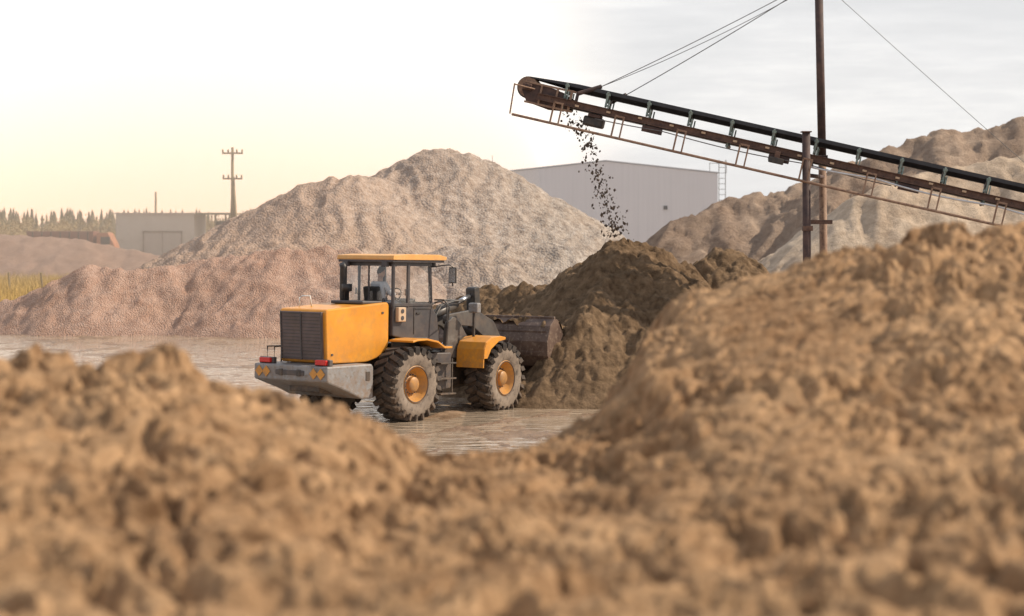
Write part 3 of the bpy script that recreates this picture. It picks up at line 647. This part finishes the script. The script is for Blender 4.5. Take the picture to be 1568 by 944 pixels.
# ------------------------------------------------------------------ dump truck
T=empty('dump_truck',(-42.2,171,0))
prism('dump_body',[(0,1.5),(-.15,3.65),(5.7,3.65),(5.5,1.5)],-.1,2.3,pmat('truck_body_red',(.24,.09,.06),(.30,.12,.08),2,.6),T,.03)
multi('body_ribs',[boxv((x,-.14,2.6),(.12,.1,2.0)) for x in np.arange(.4,5.4,.8)],M['rustd'],T)
prism('cab',rounded([(5.95,1.1),(5.95,3.5),(6.9,3.55),(7.5,2.4),(7.6,1.1)],.12),0,2.2,pmat('truck_cab_orange',(.5,.20,.10),(.55,.24,.12),2,.5),T,.04)
box('cab_side_window',(6.7,-.01,2.8),(.8,.04,.7),M['char'],T); box('chassis',(3.7,1.1,1.1),(7.4,1,.35),M['black'],T)
for i,x in enumerate((1.2,2.5,6.7)):
    for y in (.15,2.05): lathe('tyre_%d_%d'%(i,int(y)),[(-.15,.25),(-.15,.5),(0,.53),(.15,.5),(.15,.25),(0,.2)],M['tread'],T,24,True).location=(x,y,.5)
# ------------------------------------------------------------------ vegetation
def leafmat(n,a,b_):
    m=pmat(n,a,b_,.15,.85); return m
V=[];Fc=[]
def tri(a,b,c):
    n=len(V); V.extend([a,b,c]); Fc.append((n,n+1,n+2))
def conifer(x,y,h):
    r=h*random.uniform(.15,.23)
    tiers=9
    for k in range(tiers):
        z0=h*(.08+.9*k/tiers); z1=z0+h*.2; rr=r*(1-k/tiers)*random.uniform(.8,1.15)+.08
        a0=random.random()*6
        for j in range(9):
            a=a0+j*.698; ra=rr*random.uniform(.6,1.2)
            tri((x+math.cos(a-.3)*ra*.8,y+math.sin(a-.3)*ra*.8,z0+random.uniform(0,.3)),(x+math.cos(a+.3)*ra,y+math.sin(a+.3)*ra,z0-random.uniform(0,.35)),(x,y,min(z1,h)))
for i in range(620):
    y=random.uniform(400,520); x=random.uniform(-.30,-.02)*y if i%3 else random.uniform(-200,160)
    conifer(x,y,random.uniform(4.0,8.0)*(1+(y-400)/500))
mobj('distant_forest',V,Fc,leafmat('hazed_conifer_foliage',(.20,.155,.08),(.28,.22,.12)))  # distance haze put into the foliage colour as a paler tone
V=[];Fc=[]
for i in range(150):
    y=random.uniform(260,360); x=random.uniform(-.30,-.12)*y; h=random.uniform(2.5,6.5); w=random.uniform(1.5,3.2)
    lob=[(random.gauss(0,w*.5),random.gauss(0,w*.4),h*random.uniform(.4,.85),random.uniform(.6,1.2)*w*.45) for _ in range(6)]
    tri((x-.12,y,0),(x+.12,y,0),(x,y,h*.7))
    for j in range(230):
        lx,ly,lz,lr=random.choice(lob); d=Vector((random.gauss(0,1),random.gauss(0,1),random.gauss(0,1))).normalized()*lr*random.uniform(.6,1.05)
        c=Vector((x+lx,y+ly,lz))+d; s=random.uniform(.12,.3)
        q=[c+Vector((random.uniform(-s,s),random.uniform(-s,s),random.uniform(-s,s))) for _ in range(3)]; tri(*q)
mobj('distant_bushes',V,Fc,leafmat('hazed_bush_foliage',(.38,.26,.10),(.52,.37,.16)))  # pale yellow of haze and sky glow put into the leaf colour
V=[];Fc=[]
for i in range(15000):
    y=random.uniform(84,150); x=random.uniform(-.31,-.2)*y
    h=random.uniform(.25,.75); a=random.random()*6; w=.03; l=random.uniform(-.2,.2)
    tri((x-w*math.cos(a),y-w*math.sin(a),-.1),(x+w*math.cos(a),y+w*math.sin(a),-.1),(x+l,y+random.uniform(-.1,.1),h))
mobj('dry_grass',V,Fc,leafmat('dry_grass_material',(.50,.32,.07),(.66,.46,.13)))
multi('wooden_fence',[tubev([(x,118+random.random(),-.2),(x+random.uniform(-.05,.05),118,1.25)],.06,6) for x in np.arange(-36,-24,1.9)],M['wood'])
# ------------------------------------------------------------------ haze volumes (left one added for the warm glow, other for distance)
def haze(name,c,r,col,dens,an):
    bm=bmesh.new(); bmesh.ops.create_icosphere(bm,subdivisions=5,radius=1)
    for v in bm.verts: v.co=Vector((v.co.x*r[0],v.co.y*r[1],v.co.z*r[2]))
    me=bpy.data.meshes.new(name); bm.to_mesh(me); bm.free()
    m=bpy.data.materials.new(name+'_material'); m.use_nodes=True; nt=m.node_tree; nt.nodes.clear()
    o=N(nt,'ShaderNodeOutputMaterial'); s=N(nt,'ShaderNodeVolumeScatter'); s.inputs['Color'].default_value=(*col,1)
    s.inputs['Density'].default_value=dens; s.inputs['Anisotropy'].default_value=an
    ab=N(nt,'ShaderNodeVolumeAbsorption'); ab.inputs['Color'].default_value=(*col,1); ab.inputs['Density'].default_value=dens
    ad=N(nt,'ShaderNodeAddShader'); nt.links.new(s.outputs[0],ad.inputs[0]); nt.links.new(ab.outputs[0],ad.inputs[1])
    nt.links.new(ad.outputs[0],o.inputs['Volume'])
    ob=addobj(name,me,None,m); ob.location=c; return ob
haze('glow_haze',(-27,128,5),(29,76,20),(1,.86,.72),.0050,.68)  # added warm volume, stands in for lens flare over the left side
haze('distant_haze',(14,146,0),(60,34,30),(1,.96,.93),.0022,.2)
# ------------------------------------------------------------------ camera, sun, sky
cam=bpy.data.cameras.new('camera'); co=bpy.data.objects.new('camera',cam); COL.objects.link(co)
co.location=(0,0,3.9); co.rotation_euler=(math.radians(90),0,0)
cam.lens=68.88; cam.sensor_width=36; cam.shift_y=-.0778; cam.clip_end=6000; cam.clip_start=.1
cam.dof.use_dof=True; cam.dof.focus_distance=42; cam.dof.aperture_fstop=1.8
scene.camera=co
sd=Vector((.74,.10,.60)).normalized()
sl=bpy.data.lights.new('sun','SUN'); sl.energy=5.0; sl.angle=math.radians(.6); sl.color=(1,.87,.70)
so=bpy.data.objects.new('sun',sl); COL.objects.link(so); so.rotation_euler=sd.to_track_quat('Z','Y').to_euler()
wd=bpy.data.worlds.new('World'); scene.world=wd; wd.use_nodes=True; nt=wd.node_tree
nt.nodes.clear(); out=N(nt,'ShaderNodeOutputWorld')
sky=N(nt,'ShaderNodeTexSky'); sky.sky_type='NISHITA'; sky.sun_disc=False
sky.sun_elevation=math.asin(sd.z); sky.sun_rotation=math.atan2(sd.x,sd.y)
bg1=N(nt,'ShaderNodeBackground'); bg1.inputs[1].default_value=.1; nt.links.new(sky.outputs[0],bg1.inputs[0])
tc=N(nt,'ShaderNodeTexCoord').outputs['Generated']
f=noise(nt,tc,2.8,7,.6,(1.3,1.3,9))
cl=ramp(nt,f,[(.38,(.84,.84,.85)),(.48,(.93,.925,.93)),(.57,(1.08,1.065,1.05))])
dp=N(nt,'ShaderNodeVectorMath',operation='DOT_PRODUCT'); nt.links.new(tc,dp.inputs[0]); dp.inputs[1].default_value=Vector((-.23,1,.05)).normalized()
mr=N(nt,'ShaderNodeMapRange',interpolation_type='SMOOTHSTEP'); mr.inputs[1].default_value=.955; mr.inputs[2].default_value=.998; nt.links.new(dp.outputs['Value'],mr.inputs[0])
sp=N(nt,'ShaderNodeSeparateXYZ'); nt.links.new(tc,sp.inputs[0])
hz=N(nt,'ShaderNodeMapRange',interpolation_type='SMOOTHSTEP'); hz.inputs[1].default_value=-.01; hz.inputs[2].default_value=.09; nt.links.new(sp.outputs[2],hz.inputs[0])
glow=mixc(nt,hz.outputs[0],(2.3,1.60,1.12),(2.3,2.05,1.75))  # bright warm sky patch added on the left in place of lens flare
cl=mixc(nt,mr.outputs[0],cl,glow)
up=N(nt,'ShaderNodeMapRange',interpolation_type='SMOOTHSTEP'); up.inputs[1].default_value=.18; up.inputs[2].default_value=.6; nt.links.new(sp.outputs[2],up.inputs[0])
cl=mixc(nt,up.outputs[0],cl,(.56,.60,.68))      # unseen sky overhead darkened to lower ambient light and raise contrast
bg2=N(nt,'ShaderNodeBackground'); nt.links.new(cl,bg2.inputs[0]); bg2.inputs[1].default_value=1.0
mx=N(nt,'ShaderNodeMixShader'); mx.inputs[0].default_value=.9
nt.links.new(bg1.outputs[0],mx.inputs[1]); nt.links.new(bg2.outputs[0],mx.inputs[2]); nt.links.new(mx.outputs[0],out.inputs[0])
scene.view_settings.view_transform='Standard'; scene.view_settings.look='None'; scene.view_settings.exposure=0
